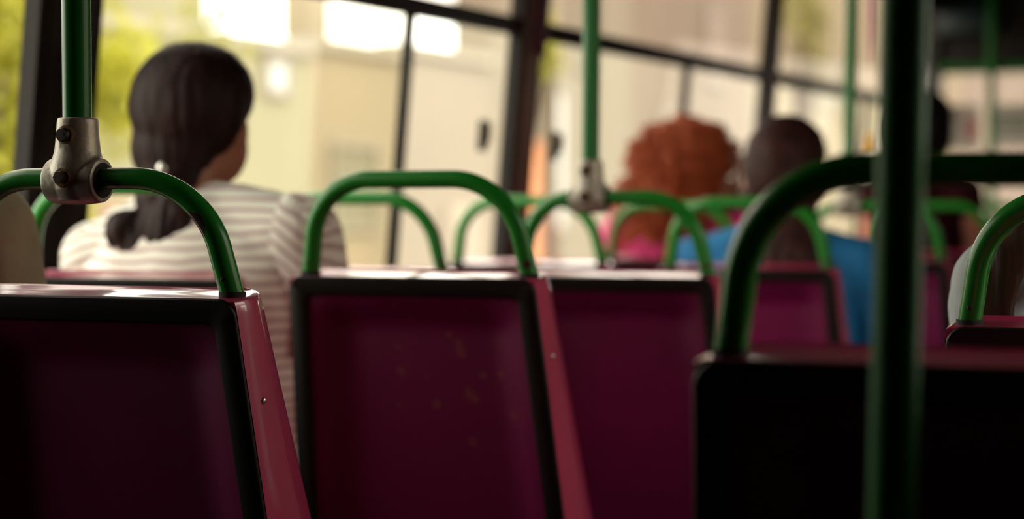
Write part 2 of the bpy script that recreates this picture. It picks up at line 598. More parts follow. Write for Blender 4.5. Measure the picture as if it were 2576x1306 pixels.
def build_seat():
    root = thing('bus_seat', '', 'seat')
    # outer shell: sides, front and rounded crown
    zs = [0.46, 0.52, 0.60, 0.70, 0.80, 0.87, 0.915, 0.937]
    rings = []

    def ring(z, ins, dz, crown):
        w = hw(z) - ins
        y0 = yr(z) + ins * 0.5
        t = thick(z) - ins
        pts = []
        prof = [(1.0, 0.0), (1.008, 0.10), (1.016, 0.30), (1.020, 0.48), (1.006, 0.62), (0.985, 0.84), (0.955, 0.96), (0.90, 1.0), (0.6, 1.0), (0.3, 1.0), (0.0, 1.0)]
        prof = prof + [(-a, b) for a, b in prof[-2::-1]]
        for a, b in prof:
            y = y0 + t * b
            edge = max(0.0, abs(a) - 0.90) / 0.11
            pts.append((w * a, y, z + dz + crown * 0.11 * min(y - yr(z), 0.85 * THK) - 0.004 * edge * crown))
        return pts
    for z in zs:
        rings.append(ring(z, 0, 0, 0))
    rings.append(ring(0.949, 0.0005, 0, 0.55))
    rings.append(ring(0.9525, 0.0016, 0, 0.9))
    rings.append(ring(0.9540, 0.004, 0, 1.0))
    rings.append(ring(0.9546, 0.008, 0.0002, 1.0))
    bm = nb()
    vr = loft(bm, rings, cap0=False, cap1=False, closed=False)
    # crown fill: strips between right and left halves of the last ring
    top = vr[-1]
    n = len(top)
    h = n // 2
    for j in range(7):
        bm.faces.new((top[j], top[j + 1], top[n - 2 - j], top[n - 1 - j]))
    # close the rear edge of the crown rings down to the back plane
    for i in range(len(vr) - 5, len(vr) - 1):
        bm.faces.new((vr[i][0], vr[i + 1][0], vr[i + 1][-1], vr[i][-1]))
    obj('back_shell', bm, M_shell, root, 32)

    # black edging round the rear face
    def outline(ins, rc, zb, zt, off, k=6):
        pts = []
        corners = [(zt - ins, 1, 0), (zt - ins, -1, 1), (zb + ins, -1, 2), (zb + ins, 1, 3)]
        for z, sx, q in corners:
            cx = sx * (hw(z) - ins - rc)
            cz = z - rc if q < 2 else z + rc
            a0 = [0, 90, 180, 270][q]
            for s in range(k + 1):
                a = math.radians(a0 + 90 * s / k)
                x = cx + rc * math.cos(a)
                zz = cz + rc * math.sin(a)
                x += sx * (hw(zz) - hw(z))
                pts.append((x, yr(zz) + off, zz))
        return pts
    zb, zt = 0.47, 0.953
    bm = nb()
    loft(bm, [outline(0.001, 0.020, zb, zt, 0.004), outline(0.0008, 0.020, zb, zt, -0.002), outline(0.003, 0.018, zb, zt, -0.0045),
              outline(0.026, 0.012, zb, zt, -0.0045), outline(0.029, 0.011, zb, zt, -0.002), outline(0.029, 0.011, zb, zt, 0.006)], False, False)
    obj('rear_edging', bm, M_trim, root, 50)
    # recessed rear panel
    bm = nb()
    nx, nz = 28, 36
    grid = []
    for i in range(nz + 1):
        z = zb + 0.027 + (zt - zb - 0.054) * i / nz
        row = []
        for j in range(nx + 1):
            s = -1 + 2 * j / nx
            x = s * (hw(z) - 0.027)
            de = (hw(z) - 0.027) - abs(x)
            dzt = zt - 0.027 - z
            f1 = min(1, de / 0.062)
            f2 = min(1, dzt / 0.050)
            sm = lambda t: t * t * (3 - 2 * t)
            row.append(bm.verts.new((x, yr(z) + 0.002 + 0.030 * sm(f1) * sm(f2), z)))
        grid.append(row)
    for i in range(nz):
        for j in range(nx):
            bm.faces.new((grid[i][j], grid[i][j + 1], grid[i + 1][j + 1], grid[i + 1][j]))
    obj('rear_panel', bm, M_panel, root, 60)
    # green grab rail
    yc = 0.030

    def rp(x, z):
        return (x, yc + (ZTOP - z) * REC * 0.9, z)
    ctrl = [rp(-0.1770, 0.945), rp(-0.1500, 1.092), rp(0.1500, 1.092), rp(0.1770, 0.945)]
    obj('grab_rail', tube(nb(), fillet(ctrl, [0.100, 0.100], 16), 0.0130, 24), M_green, root, 60)
    for s in (-1, 1):
        bm = nb()
        p = Vector(rp(s * 0.1752, 0.958))
        tube(bm, [p + Vector((0, 0, -0.006)), p + Vector((0, 0, 0.0005))], 0.0146, 24)
        obj('rail_collar', bm, M_dark, root, 40)
        p = Vector(rp(s * 0.1722, 0.972)) + Vector((0, -0.0125, 0))
        bm = nb()
        ell(bm, p, (0.0032, 0.0016, 0.0032), u=12, v=8)
        obj('rivet', bm, M_bolt, root, 180)
        # screw on the flank
        z = 0.842
        p = Vector((s * (hw(z) * 1.014), yr(z) + thick(z) * 0.26, z))
        bm = nb()
        ell(bm, p, (0.0028, 0.0042, 0.0042), u=14, v=8)
        obj('screw', bm, M_chrome, root, 180)
    # seat pan: dished plastic with a rolled front
    bm = nb()
    prof = [(0.12, 0.47), (0.18, 0.452), (0.28, 0.445), (0.40, 0.450), (0.48, 0.452), (0.52, 0.440), (0.535, 0.415)]
    up, dn = [], []
    for y, z in prof:
        ru, rd = [], []
        for j in range(13):
            s = -1 + 2 * j / 12
            zz = z + 0.022 * abs(s) ** 3
            ru.append(bm.verts.new((s * 0.205, y, zz)))
            rd.append(bm.verts.new((s * 0.20, y - 0.004, zz - 0.022)))
        up.append(ru)
        dn.append(rd)
    for i in range(len(prof) - 1):
        for j in range(12):
            bm.faces.new((up[i][j], up[i][j + 1], up[i + 1][j + 1], up[i + 1][j]))
            bm.faces.new((dn[i][j], dn[i + 1][j], dn[i + 1][j + 1], dn[i][j + 1]))
        for j in (0, 12):
            bm.faces.new((up[i][j], up[i + 1][j], dn[i + 1][j], dn[i][j]))
    for i in (0, len(prof) - 1):
        for j in range(12):
            bm.faces.new((up[i][j], dn[i][j], dn[i][j + 1], up[i][j + 1]))
    obj('seat_pan', bm, M_shell, root, 50)
    # two bent tube legs, built downward from the pan so that each can reach its own floor height
    for s in (-1, 1):
        bm = nb()
        pts = fillet([(0, -0.09, -0.0), (0, -0.11, -0.41), (0, 0.14, -0.41), (0, 0.12, -0.0)], [0.05, 0.05], 6)
        tube(bm, pts, 0.0125, 12)
        leg = obj('leg', bm, M_leg, root, 60)
        leg.location = (s * 0.15, 0.32, 0.4235)
    return root


SEAT = build_seat()
used = [False]


def place_seat(x, y, dz, label):
    s = SEAT if not used[0] else copy_tree(SEAT)
    used[0] = True
    s.location = (x, y, dz)
    s['label'] = label
    s['group'] = 'maroon bus seats with green grab rails'
    for ch in s.children:
        if ch.name.startswith('leg'):
            k = (0.4235 + dz) / 0.4235
            ch.scale = (1, 1, k)
    return s


XA, XF = -1.32, -1.82
ROWS = [1.91, 2.697, 3.487, 4.30, 5.20, 6.05, 6.85]
sA = place_seat(XA - 0.0265, ROWS[0], 0.003, 'maroon seat in sharp focus with grey clamp and upright pole on its chipped green rail')
sA2 = place_seat(XF, ROWS[0], 0.000, 'maroon seat under the passenger in khaki, cut by the photo edge')
sB = place_seat(XA - 0.018, ROWS[1], 0.000, 'maroon seat with pale specks on its back and white glare on top')
sF = place_seat(XF - 0.015, ROWS[1], -0.008, 'maroon seat under the woman in the striped shirt')
sC = place_seat(XA - 0.015, ROWS[2], -0.022, 'blurred maroon seat whose green rail carries the second grey clamp and pole')
sD = place_seat(XF - 0.030, ROWS[2], -0.022, 'blurred empty seat directly in front of the woman in stripes, by the window')
sE = place_seat(XF - 0.027, ROWS[3], -0.026, 'blurred empty seat by the dark pillar between the sliding windows')
sI = place_seat(XA - 0.018, ROWS[3], -0.030, 'blurred maroon seat under the person in the blue shirt')
sJ2 = place_seat(XF, ROWS[4], -0.034, 'blurred maroon seat under the curly red-haired passenger')
sJ = place_seat(XA + 0.03, ROWS[4], -0.034, 'blurred seat ahead of the blue shirt with a thin far pole on its rail')
sM2 = place_seat(XF, ROWS[5], -0.034, 'far blurred seat directly ahead of the curly red-haired passenger')
sM = place_seat(XA, ROWS[5], -0.034, 'far blurred seat under the passenger with black hair')
sN = place_seat(XA, ROWS[6], -0.034, 'farthest blurred seat, hidden ahead of the passenger with black hair')
sG = place_seat(-0.310, 1.495, -0.014, 'large dark blurred maroon seat behind the thick green aisle pole')
sH = place_seat(-0.289, 2.29, -0.030, 'sharp dark seat in front of the passenger in pale grey, by the right edge')

# own panels for the two seats whose backs carry marks
lx = lambda px: (px - 1055) / (1767 * 0.93)
lz = lambda py: EYE + (525 - py) / 1767
SP = [((lx(x), lz(y)), r) for x, y, r in [(1035, 805, .006), (1150, 890, .010), (1145, 868, .007), (985, 880, .008), (990, 945, .008), (1205, 950, .009), (1216, 970, .007),
                                          (1250, 945, .007), (1160, 995, .010), (1178, 1012, .008), (1075, 1030, .008), (1280, 1045, .009), (1162, 1122, .009), (1180, 782, .006), (1120, 845, .005), (975, 1035, .006), (1055, 960, .006)]]
M_specks = stain_mat('specked_maroon_panel', (0.15, 0.002, 0.055), (0.20, 0.040, 0.055), SP, 0.42)
M_mark = stain_mat('scuffed_maroon_panel', (0.15, 0.002, 0.055), (0.02, 0.012, 0.012), [((0.093, 0.803), 0.006), ((0.100, 0.806), 0.004)], 0.42)
for s, mm in ((sB, M_specks), (sA, M_mark)):
    for ch in s.children:
        if ch.name.startswith('rear_panel'):
            ch.data = ch.data.copy()
            ch.data.materials[0] = mm
M_chipped = paint_mat('chipped_green_paint', GREEN, CHIP, [((0.151, 0.002, 1.013), 0.020), ((0.150, 0.004, 1.030), 0.016), ((0.145, 0.006, 1.040), 0.012), ((0.05, -0.006, 1.062), 0.013), ((0.07, -0.006, 1.058), 0.010)], 0.70, 40)
for ch in sA.children:
    if ch.name.startswith('grab_rail'):
        ch.data = ch.data.copy()
        ch.data.materials[0] = M_chipped
        for v in ch.data.vertices:
            if v.co.z > ZTOP:
                v.co.z = ZTOP + (v.co.z - ZTOP) * 0.910


# ------------------------------------------------------------------ poles with cast clamps
def build_clamp_mesh():
    bm = nb()
    n = 32
    rr = [(0.0665, 0.0200), (0.0655, 0.0218), (0.061, 0.0224), (0.045, 0.0234), (0.030, 0.0250), (0.018, 0.0285), (0.006, 0.0300), (-0.012, 0.0270), (-0.024, 0.020)]
    loft(bm, [[(r * math.cos(2 * math.pi * j / n), r * math.sin(2 * math.pi * j / n), z) for j in range(n)] for z, r in rr])
    xs = [(-0.0330, 0.0225), (-0.0320, 0.0242), (-0.026, 0.0250), (-0.015, 0.0260), (0.0, 0.0266), (0.015, 0.0260), (0.026, 0.0250), (0.0320, 0.0242), (0.0330, 0.0225)]
    loft(bm, [[(x, r * math.cos(2 * math.pi * j / n), -0.002 + r * math.sin(2 * math.pi * j / n)) for j in range(n)] for x, r in xs])
    box(bm, -0.010, 0.010, -0.024, -0.012, -0.012, 0.05, 0.003)
    return fuse('clamp', bm, 0.0013, 5)


CLAMP = build_clamp_mesh()


def pole_on_rail(x, y, dz, label, ztop=ZC, tilt=(0, 0), drop=0.0):
    """upright pole standing in a cast T clamp on a seat rail"""
    zc = 1.092 + dz - drop
    yy = y + 0.030 + (ZTOP - 1.092) * REC * 0.9
    root = thing('handrail_pole', label, 'pole', (x, yy, zc), 0, 'green poles standing on seat rails')
    p = obj('pole', tube(nb(), [(0, 0, 0.03), (tilt[0] * 0.5, tilt[1] * 0.5, (ztop - zc) / 2), (tilt[0], tilt[1], ztop - zc + 0.01)], 0.0160, 28), M_pole, root, 60)
    c = link('clamp', CLAMP, M_cast, root, 180)
    for s in (-1, 1):
        b = nb()
        tube(b, [(s * 0.0323, 0, -0.002), (s * 0.0337, 0, -0.002)], 0.0192, 28)
        obj('socket_shade_disc', b, M_dark, c, 40)  # black disc: shade of a hollow socket painted round the rail
    for bz in (0.047, 0.001):
        yb = -0.0236 if bz > 0.02 else -0.0292
        b = nb()
        tube(b, [(0, yb + 0.004, bz), (0, yb - 0.0012, bz)], [0.0120, 0.0098], 24)
        obj('rust_ring', b, M_rust, c, 40)
        b = nb()
        tube(b, [(0, yb, bz), (0, yb - 0.0055, bz), (0, yb - 0.0075, bz), (0, yb - 0.0078, bz), (0, yb - 0.0040, bz)], [0.0078, 0.0078, 0.0066, 0.0042, 0.0036], 6 if bz < 0.02 else 20)
        obj('bolt', b, M_bolt, c, 40)
    return root


pole_on_rail(XA - 0.033, ROWS[0], 0.003, 'sharp green pole in a grey cast clamp on the nearest seat rail', tilt=(-0.012, 0), drop=0.0123)
pole_on_rail(XA - 0.052, ROWS[2], -0.022, 'blurred green pole and grey clamp on the rail left of the curly red hair', tilt=(0.01, 0))
pole_on_rail(XA - 0.026, ROWS[4], -0.034, 'thin blurred green pole just left of the thick aisle pole', tilt=(0.02, 0))
root = thing('partition_post', 'thin far green post against the pale windscreen at right', 'post', (-1.783, 9.395, 0))
obj('pole', tube(nb(), [(0, 0, 0.0), (0, 0, 1.0), (0, 0, ZC + 0.004)], 0.0185, 16), M_worn, root, 60)
obj('floor_flange', tube(nb(), [(0, 0, 0.0), (0, 0, 0.012), (0, 0, 0.016)], [0.04, 0.04, 0.022], 20), M_leg, root, 40)

# thick aisle pole, floor to ceiling
pc = at(2260, 700, 1.385)
root = thing('aisle_pole', 'thick blurred green floor-to-ceiling pole nearest the lens, at right', 'pole', (pc.x - 0.026, pc.y, 0))
obj('pole', tube(nb(), [(0, 0, 0.0), (0.0275, 0, 1.08), (0.055, 0, ZC + 0.005)], 0.0160, 32), M_worn, root, 60)
bm = nb()
tube(bm, [(0, 0, 0.0), (0, 0, 0.012), (0, 0, 0.016)], [0.045, 0.045, 0.022], 28)
obj('floor_flange', bm, M_cast, root, 40)
bm = nb()
tube(bm, [(0.055, 0, ZC - 0.016), (0.055, 0, ZC - 0.012), (0.055, 0, ZC)], [0.022, 0.045, 0.045], 28)
obj('ceiling_flange', bm, M_cast, root, 40)

# green cross bar and driver partition posts at the front
root = thing('partition_rail', 'dark green horizontal bar across the front below the dark header', 'rail', (-1.0, 9.45, 1.675))
obj('cross_bar', tube(nb(), fillet([(-1.02, 0, 0.0), (1.15, 0, 0.0), (1.15, 0, -1.675)], [0.08], 8), 0.022, 16), M_pole, root, 60)


# ------------------------------------------------------------------ people
def wrinkle(amp, sc, seed=0.0):
    def f(co):
        return amp * noise.noise(Vector((co.x * sc + seed, co.y * sc, co.z * sc * 0.8)))
    return f


def make_person(label, loc, hh, skin, top_mat, bottom_mat, hair_mat, hair_fn, shoulder=0.175, lean=(0, 0), head_off=(0, 0, 0), build=1.0, sleeve='short', sleeve_mats=None, seat_dz=0.0, arm_out=0.0, sleeve_len=0.62, voxel=0.0065):
    """seated adult facing the front of the bus; hh = height of the crown above the floor"""
    root = thing('person', label, 'person', loc)
    ht = hh                                     # crown
    hc = Vector((head_off[0], 0.035 + head_off[1], ht - 0.112 + head_off[2]))
    neck = Vector((head_off[0] * 0.45, 0.0, ht - 0.265))
    shz = ht - 0.315
    hip = Vector((0, 0.11, 0.545 + seat_dz))
    W = build
    sh = {s: Vector((s * shoulder, 0.0, shz + (lean[0] if s < 0 else lean[1]))) for s in (-1, 1)}
    el = {s: Vector((s * (shoulder + 0.045 + arm_out), 0.06, shz - 0.27)) for s in (-1, 1)}
    wr = {s: Vector((s * 0.115, 0.295, 0.665 + seat_dz)) for s in (-1, 1)}
    kn = {s: Vector((s * 0.105, 0.44, 0.535 + seat_dz)) for s in (-1, 1)}
    an = {s: Vector((s * 0.105, 0.42, 0.085)) for s in (-1, 1)}

    def torso(bm, g):
        n = 24
        H = shz - hip.z
        spec = [(-0.07, 0.155, 0.100, 0.10), (0.0, 0.172, 0.118, 0.10), (0.16, 0.160, 0.108, 0.075), (0.32, 0.150, 0.102, 0.045), (0.55, 0.162, 0.108, 0.012),
                (0.75, 0.175, 0.112, 0.0), (0.90, 0.178, 0.104, -0.005), (1.0, 0.150, 0.085, -0.005), (1.09, 0.095, 0.062, -0.003), (1.17, 0.055, 0.052, 0.0)]
        rr = []
        for t, rx, ry, y in spec:
            z = hip.z + t * H
            k = shoulder / 0.175 if t > 0.4 else 1.0
            rr.append([((rx * W * k + g) * math.cos(2 * math.pi * j / n), y + (ry * W + g) * math.sin(2 * math.pi * j / n), z) for j in range(n)])
        loft(bm, rr)
        for s in (-1, 1):                        # shoulder slope
            capsule(bm, neck + Vector((s * 0.035, 0, 0.0)), sh[s], 0.040 + g, 0.055 * W + g)

    # --- body: one continuous surface
    bm = nb()
    torso(bm, 0)
    capsule(bm, neck + Vector((0, 0, -0.04)), hc + Vector((0, -0.03, -0.05)), 0.058, 0.052)
    ell(bm, hc, (0.074, 0.092, 0.108))
    ell(bm, hc + Vector((0, 0.035, -0.055)), (0.056, 0.055, 0.060))
    for s in (-1, 1):
        ell(bm, hc + Vector((s * 0.036, 0.012, -0.050)), (0.042, 0.060, 0.062))
    ell(bm, hc + Vector((0, 0.078, -0.095)), (0.022, 0.020, 0.018))
    ell(bm, hc + Vector((0, 0.095, -0.020)), (0.013, 0.020, 0.022))
    ell(bm, hc + Vector((0, 0.086, 0.022)), (0.05, 0.014, 0.012))
    ell(bm, hc + Vector((0, 0.088, -0.060)), (0.024, 0.010, 0.007))
    for s in (-1, 1):
        ell(bm, hc + Vector((s * 0.080, 0.002, -0.024)), (0.013, 0.020, 0.033))
        capsule(bm, sh[s], el[s], 0.050 * W, 0.040 * W)
        capsule(bm, el[s], wr[s], 0.040 * W, 0.027)
        fw = (wr[s] - el[s]).normalized()
        side = Vector((-s, 0.25, -0.1)).normalized()          # inwards, where the thumb sits
        pm = wr[s] + fw * 0.050
        capsule(bm, wr[s], pm + fw * 0.02, 0.024, 0.026)
        ell(bm, pm, (0.036, 0.046, 0.017))
        for q, (off, ln) in enumerate([(0.026, 0.068), (0.009, 0.078), (-0.009, 0.072), (-0.026, 0.056)]):
            b0 = pm + fw * 0.030 + side * off
            b1 = b0 + fw * ln * 0.55 + Vector((0, 0, -0.006))
            b2 = b1 + (fw * 0.7 + Vector((0, 0, -0.7))).normalized() * ln * 0.45
            capsule(bm, b0, b1, 0.0092, 0.0088, 10)
            capsule(bm, b1, b2, 0.0088, 0.0080, 10)
        t0 = wr[s] + fw * 0.022 + side * 0.022
        t1 = t0 + (side + fw * 0.8).normalized() * 0.034
        t2 = t1 + (side * 0.25 + fw).normalized() * 0.028
        capsule(bm, t0, t1, 0.012, 0.0102, 10)
        capsule(bm, t1, t2, 0.0102, 0.009, 10)
        capsule(bm, Vector((s * 0.09, 0.12, 0.545 + seat_dz)), kn[s], 0.082 * W, 0.060)
        capsule(bm, kn[s], an[s], 0.058, 0.040)
        capsule(bm, an[s] + Vector((0, -0.03, -0.035)), an[s] + Vector((0, 0.13, -0.05)), 0.040, 0.030)
    body = link('body', fuse('body', bm, voxel, 5), skin, root, 180)
    # --- clothes
    bm = nb()
    torso(bm, 0.012)
    shirt = fuse('shirt', bm, 0.008, 8, wrinkle(0.006, 16, loc[1]))
    link('shirt', shirt, top_mat, root, 180)
    for s in (-1, 1):
        bm = nb()
        e = el[s]
        inn = sh[s] + Vector((-s * 0.04, 0, 0.006))
        if sleeve == 'short':
            capsule(bm, inn, sh[s], 0.060 * W, 0.068 * W)
            tube(bm, [sh[s], sh[s].lerp(e, sleeve_len * 0.56), sh[s].lerp(e, sleeve_len), sh[s].lerp(e, sleeve_len + 0.02)], [0.067 * W, 0.066 * W, 0.066 * W, 0.058 * W], 18)
        else:
            capsule(bm, inn, sh[s], 0.060 * W, 0.066 * W)
            capsule(bm, sh[s], e, 0.066 * W, 0.054 * W)
            capsule(bm, e, e.lerp(wr[s], 0.9), 0.054 * W, 0.038)
        sm = sleeve_mats[0 if s < 0 else 1] if sleeve_mats else top_mat
        link('sleeve', fuse('sleeve', bm, 0.007, 6, wrinkle(0.006, 22, s + loc[0])), sm, root, 180)
    bm = nb()
    ell(bm, hip + Vector((0, 0, 0.0)), (0.185 * W, 0.13, 0.10))
    for s in (-1, 1):
        capsule(bm, Vector((s * 0.09, 0.12, 0.547 + seat_dz)), kn[s], 0.092 * W, 0.070)
        capsule(bm, kn[s], an[s] + Vector((0, 0, 0.05)), 0.068, 0.052)
    link('trousers', fuse('trousers', bm, 0.009, 6, wrinkle(0.006, 14)), bottom_mat, root, 180)
    for s in (-1, 1):
        bm = nb()
        capsule(bm, an[s] + Vector((0, -0.035, -0.040)), an[s] + Vector((0, 0.14, -0.052)), 0.046, 0.036)
        ell(bm, an[s] + Vector((0, 0, -0.005)), (0.046, 0.052, 0.045))
        me = fuse('shoe', bm, 0.007, 4)
        for v in me.vertices:
            v.co.z = max(v.co.z, 0.004)
        link('shoe', me, M_leg, root, 180)
        bm = nb()
        ell(bm, hc + Vector((s * 0.030, 0.083, 0.0)), (0.0125, 0.0110, 0.0115), u=14, v=10)
        obj('eye', bm, M_eye, root, 180)
    # --- hair
    hair_fn(root, hc, hair_mat)
    return root


M_eye = mat('eye_white', (0.7, 0.66, 0.6), 0.3, var=0.05)
SK1 = mat('warm_skin', (0.36, 0.14, 0.085), 0.5, var=0.12, vscale=20)
SK2 = mat('fair_skin', (0.56, 0.22, 0.15), 0.5, var=0.12, vscale=20)
SK3 = mat('tan_skin', (0.30, 0.115, 0.065), 0.5, var=0.12, vscale=20)
H_dark = mat('dark_brown_hair', (0.018, 0.007, 0.006), 0.55, spec=0.14, var=0.6, vscale=30, bump=0.9, bscale=60, vstretch=(1, 1, 0.12))
H_black = mat('black_hair', (0.006, 0.005, 0.005), 0.6, spec=0.2, var=0.5, vscale=30, bump=0.8, bscale=60, vstretch=(1, 1, 0.12))
H_brown = mat('brown_hair', (0.032, 0.009, 0.007), 0.6, spec=0.2, var=0.5, vscale=40, bump=0.8, bscale=60)
H_long = mat('long_brown_hair', (0.055, 0.030, 0.016), 0.4, var=0.6, vscale=60, bump=0.9, bscale=60, vstretch=(1, 1, 0.1))
H_red = mat('copper_hair', (0.52, 0.11, 0.026), 0.55, var=0.35, vscale=40, bump=0.8, bscale=60, trans=0.45)
JEANS = mat('dark_jeans', (0.02, 0.025, 0.045), 0.9, var=0.3, vscale=40, bump=0.3, bscale=200)


def cap_hair(bm, hc, k=1.0, w=0.092):
    ell(bm, hc + Vector((0, -0.028, 0.004)), (w * k, 0.086 * k, 0.112 * k), u=24, v=16)
    ell(bm, hc + Vector((0, -0.004, 0.036)), (w * 0.97 * k, 0.096 * k, 0.084 * k), u=24, v=16)


def hair_bun(root, hc, m):
    bm = nb()
    ell(bm, hc + Vector((0, -0.028, 0.018)), (0.100, 0.092, 0.106), u=24, v=16)
    ell(bm, hc + Vector((0, -0.004, 0.040)), (0.096, 0.102, 0.086), u=24, v=16)
    ell(bm, hc + Vector((-0.014, -0.052, -0.050)), (0.076, 0.056, 0.070), u=24, v=16)
    ell(bm, hc + Vector((-0.022, -0.062, -0.100)), (0.038, 0.036, 0.042))
    ell(bm, hc + Vector((-0.010, -0.058, -0.100)), (0.058, 0.048, 0.050), u=24, v=16)
    cap = fuse('hair', bm, 0.005, 10, lambda c: 0.0022 * noise.noise(Vector((c.x * 120, c.y * 120, c.z * 10))))
    link('hair', cap, m, root, 180)
    tie = hc + Vector((-0.012, -0.083, -0.118))
    bm = nb()                                   # loose looped tail hanging under the tie
    ell(bm, tie + Vector((-0.004, -0.012, -0.018)), (0.040, 0.028, 0.030))
    ell(bm, tie + Vector((-0.056, -0.026, -0.068)), (0.036, 0.032, 0.036))
    ell(bm, tie + Vector((-0.034, -0.024, -0.092)), (0.042, 0.030, 0.034))
    ell(bm, tie + Vector((0.026, -0.022, -0.070)), (0.056, 0.034, 0.064))
    ell(bm, tie + Vector((0.006, -0.020, -0.122)), (0.048, 0.030, 0.046))
    ell(bm, tie + Vector((-0.012, -0.016, -0.158)), (0.032, 0.022, 0.032))
    link('ponytail', fuse('ponytail', bm, 0.005, 6, lambda c: 0.004 * noise.noise(Vector((c.x * 90, c.y * 90, c.z * 18)))), m, root, 180)
    bm = nb()
    ringpts = [tie + Vector((0.026 * math.cos(a), 0.024 * math.sin(a) - 0.004, 0.006 * math.sin(a))) for a in [2 * math.pi * j / 20 for j in range(21)]]
    tube(bm, ringpts, 0.006, 10, False)
    obj('hair_tie', bm, M_leg, root, 180)
    bm = nb()
    ell(bm, hc + Vector((0.012, -0.124, -0.086)), (0.009, 0.008, 0.011))
    obj('hair_clip', bm, M_chrome, root, 180)['label'] = 'small silver hair clip'


def hair_curly(root, hc, m):
    bm = nb()
    ell(bm, hc + Vector((0.0, -0.035, 0.002)), (0.122, 0.112, 0.122), u=24, v=16)
    ell(bm, hc + Vector((-0.025, -0.050, -0.090)), (0.135, 0.095, 0.12), u=24, v=16)
    ell(bm, hc + Vector((-0.030, -0.062, -0.19)), (0.138, 0.075, 0.11), u=24, v=16)
    ell(bm, hc + Vector((-0.035, -0.066, -0.245)), (0.110, 0.065, 0.075), u=24, v=16)

    def f(c):
        return 0.016 * noise.noise(c * 38) + 0.007 * noise.noise(c * 90)
    link('hair', fuse('hair', bm, 0.006, 2, f), m, root, 180)
    rr = random.Random(3)
    bm = nb()                                   # loose curls standing off the outline
    for i in range(900):
        a = rr.uniform(0, 2 * math.pi)
        zt = rr.uniform(-0.30, 0.11)
        wz = 0.122 if zt > -0.05 else 0.138
        sh_ = math.sqrt(max(0.05, 1 - (max(0, zt) / 0.125) ** 2))
        cx = -0.028 * min(1, max(0, -zt / 0.1))
        p = hc + Vector((cx + wz * sh_ * math.cos(a), -0.045 + 0.09 * sh_ * math.sin(a), zt))
        if p.y > hc.y + 0.06:
            continue
        outv = Vector((math.cos(a), math.sin(a) * 0.8, 0.25))
        pts = []
        ph = rr.uniform(0, 6)
        L = rr.uniform(0.03, 0.075)
        for k in range(9):
            t = k / 8
            pts.append(p - outv * 0.012 + outv * (0.014 + 0.040 * math.sin(t * 2.6)) * rr.uniform(0.9, 1.1) + Vector((0.008 * math.cos(ph + t * 9), 0.008 * math.sin(ph + t * 9), -L * t)))
        tube(bm, pts, [0.0022] * 8 + [0.0008], 5, True)
    o = obj('curls', bm, m, root, 180)
    o['kind'] = 'stuff'


def hair_short(k=1.03, w=0.092):
    def fn(root, hc, m):
        bm = nb()
        cap_hair(bm, hc, k, w)
        ell(bm, hc + Vector((0, -0.045, -0.05)), (0.076, 0.056, 0.062))
        link('hair', fuse('hair', bm, 0.006, 8, lambda c: 0.004 * noise.noise(Vector((c.x * 70, c.y * 70, c.z * 25)))), m, root, 180)
    return fn


def hair_long(length, side=0.0, w=0.095, lock=False, xo=0.0):
    def fn(root, hc, m):
        bm = nb()
        cap_hair(bm, hc + Vector((xo, -abs(xo), abs(xo))), 1.04, w)
        n = 20
        rr = []
        for t in [0, 0.25, 0.5, 0.75, 0.92, 1.0]:
            z = hc.z - 0.03 - t * length
            rx = 0.088 - 0.03 * t * t
            cy = hc.y - 0.045 - 0.075 * min(1, t * 1.8)
            rr.append([(hc.x + side * t + rx * math.cos(2 * math.pi * j / n), cy + 0.034 * math.sin(2 * math.pi * j / n), z) for j in range(n)])
        loft(bm, rr)
        if lock:
            for q in range(6):
                ox = 0.006 * (q - 2.5)
                tube(bm, [(-0.060 + ox, -0.02, hc.z - 0.02), (-0.105 + ox, -0.075, hc.z - 0.10), (-0.176 + ox, -0.108, hc.z - 0.155), (-0.196 + ox, -0.112, hc.z - 0.22), (-0.192 + ox * 0.9, -0.110, hc.z - 0.29), (-0.186 + ox * 0.6, -0.104, hc.z - 0.36)],
                     [0.012, 0.012, 0.011, 0.0095, 0.008, 0.003], 8)
        link('hair', fuse('hair', bm, 0.006 if not lock else 0.0045, 6 if not lock else 3, lambda c: 0.004 * noise.noise(Vector((c.x * 90, c.y * 90, c.z * 8)))), m, root, 180)
    return fn


# woman in the striped shirt
ST_BASE, ST_LINE = (0.88, 0.86, 0.76), (0.52, 0.40, 0.38)
S0 = stripe_mat('striped_jersey', (0.0, 0.0, 1.0), 0.0185, ST_BASE, ST_LINE)
S1 = stripe_mat('striped_sleeve', (-0.3, 0.0, 0.95), 0.0185, ST_BASE, ST_LINE)
S2 = stripe_mat('striped_sleeve_far', (0.5, 0.0, 0.87), 0.0185, ST_BASE, ST_LINE)
make_person('person in white striped shirt with dark hair in a low ponytail', (-1.845, 2.945, 0), 1.312, SK1, S0, JEANS, H_dark, hair_bun, shoulder=0.188, build=1.02,
            sleeve_mats=(S1, S2), seat_dz=-0.008, lean=(-0.034, 0.010), head_off=(-0.022, 0, 0))
# curly red hair, magenta top
MAG = mat('magenta_knit', (0.55, 0.015, 0.16), 0.85, var=0.35, vscale=60, bump=0.5, bscale=120)
make_person('person with big curly copper hair and magenta top', (-1.86, 5.44, 0), 1.292, SK2, MAG, JEANS, H_red, hair_curly, seat_dz=-0.034)
# blue shirt
BLU = mat('blue_cotton', (0.006, 0.15, 0.36), 0.8, var=0.15, vscale=12, bump=0.3, bscale=60)
make_person('person in bright blue shirt with dark brown hair tied behind', (-1.335, 4.545, 0), 1.236, SK2, BLU, JEANS, H_brown, hair_long(0.26, 0.075, 0.088, xo=0.014), seat_dz=-0.030, shoulder=0.19)
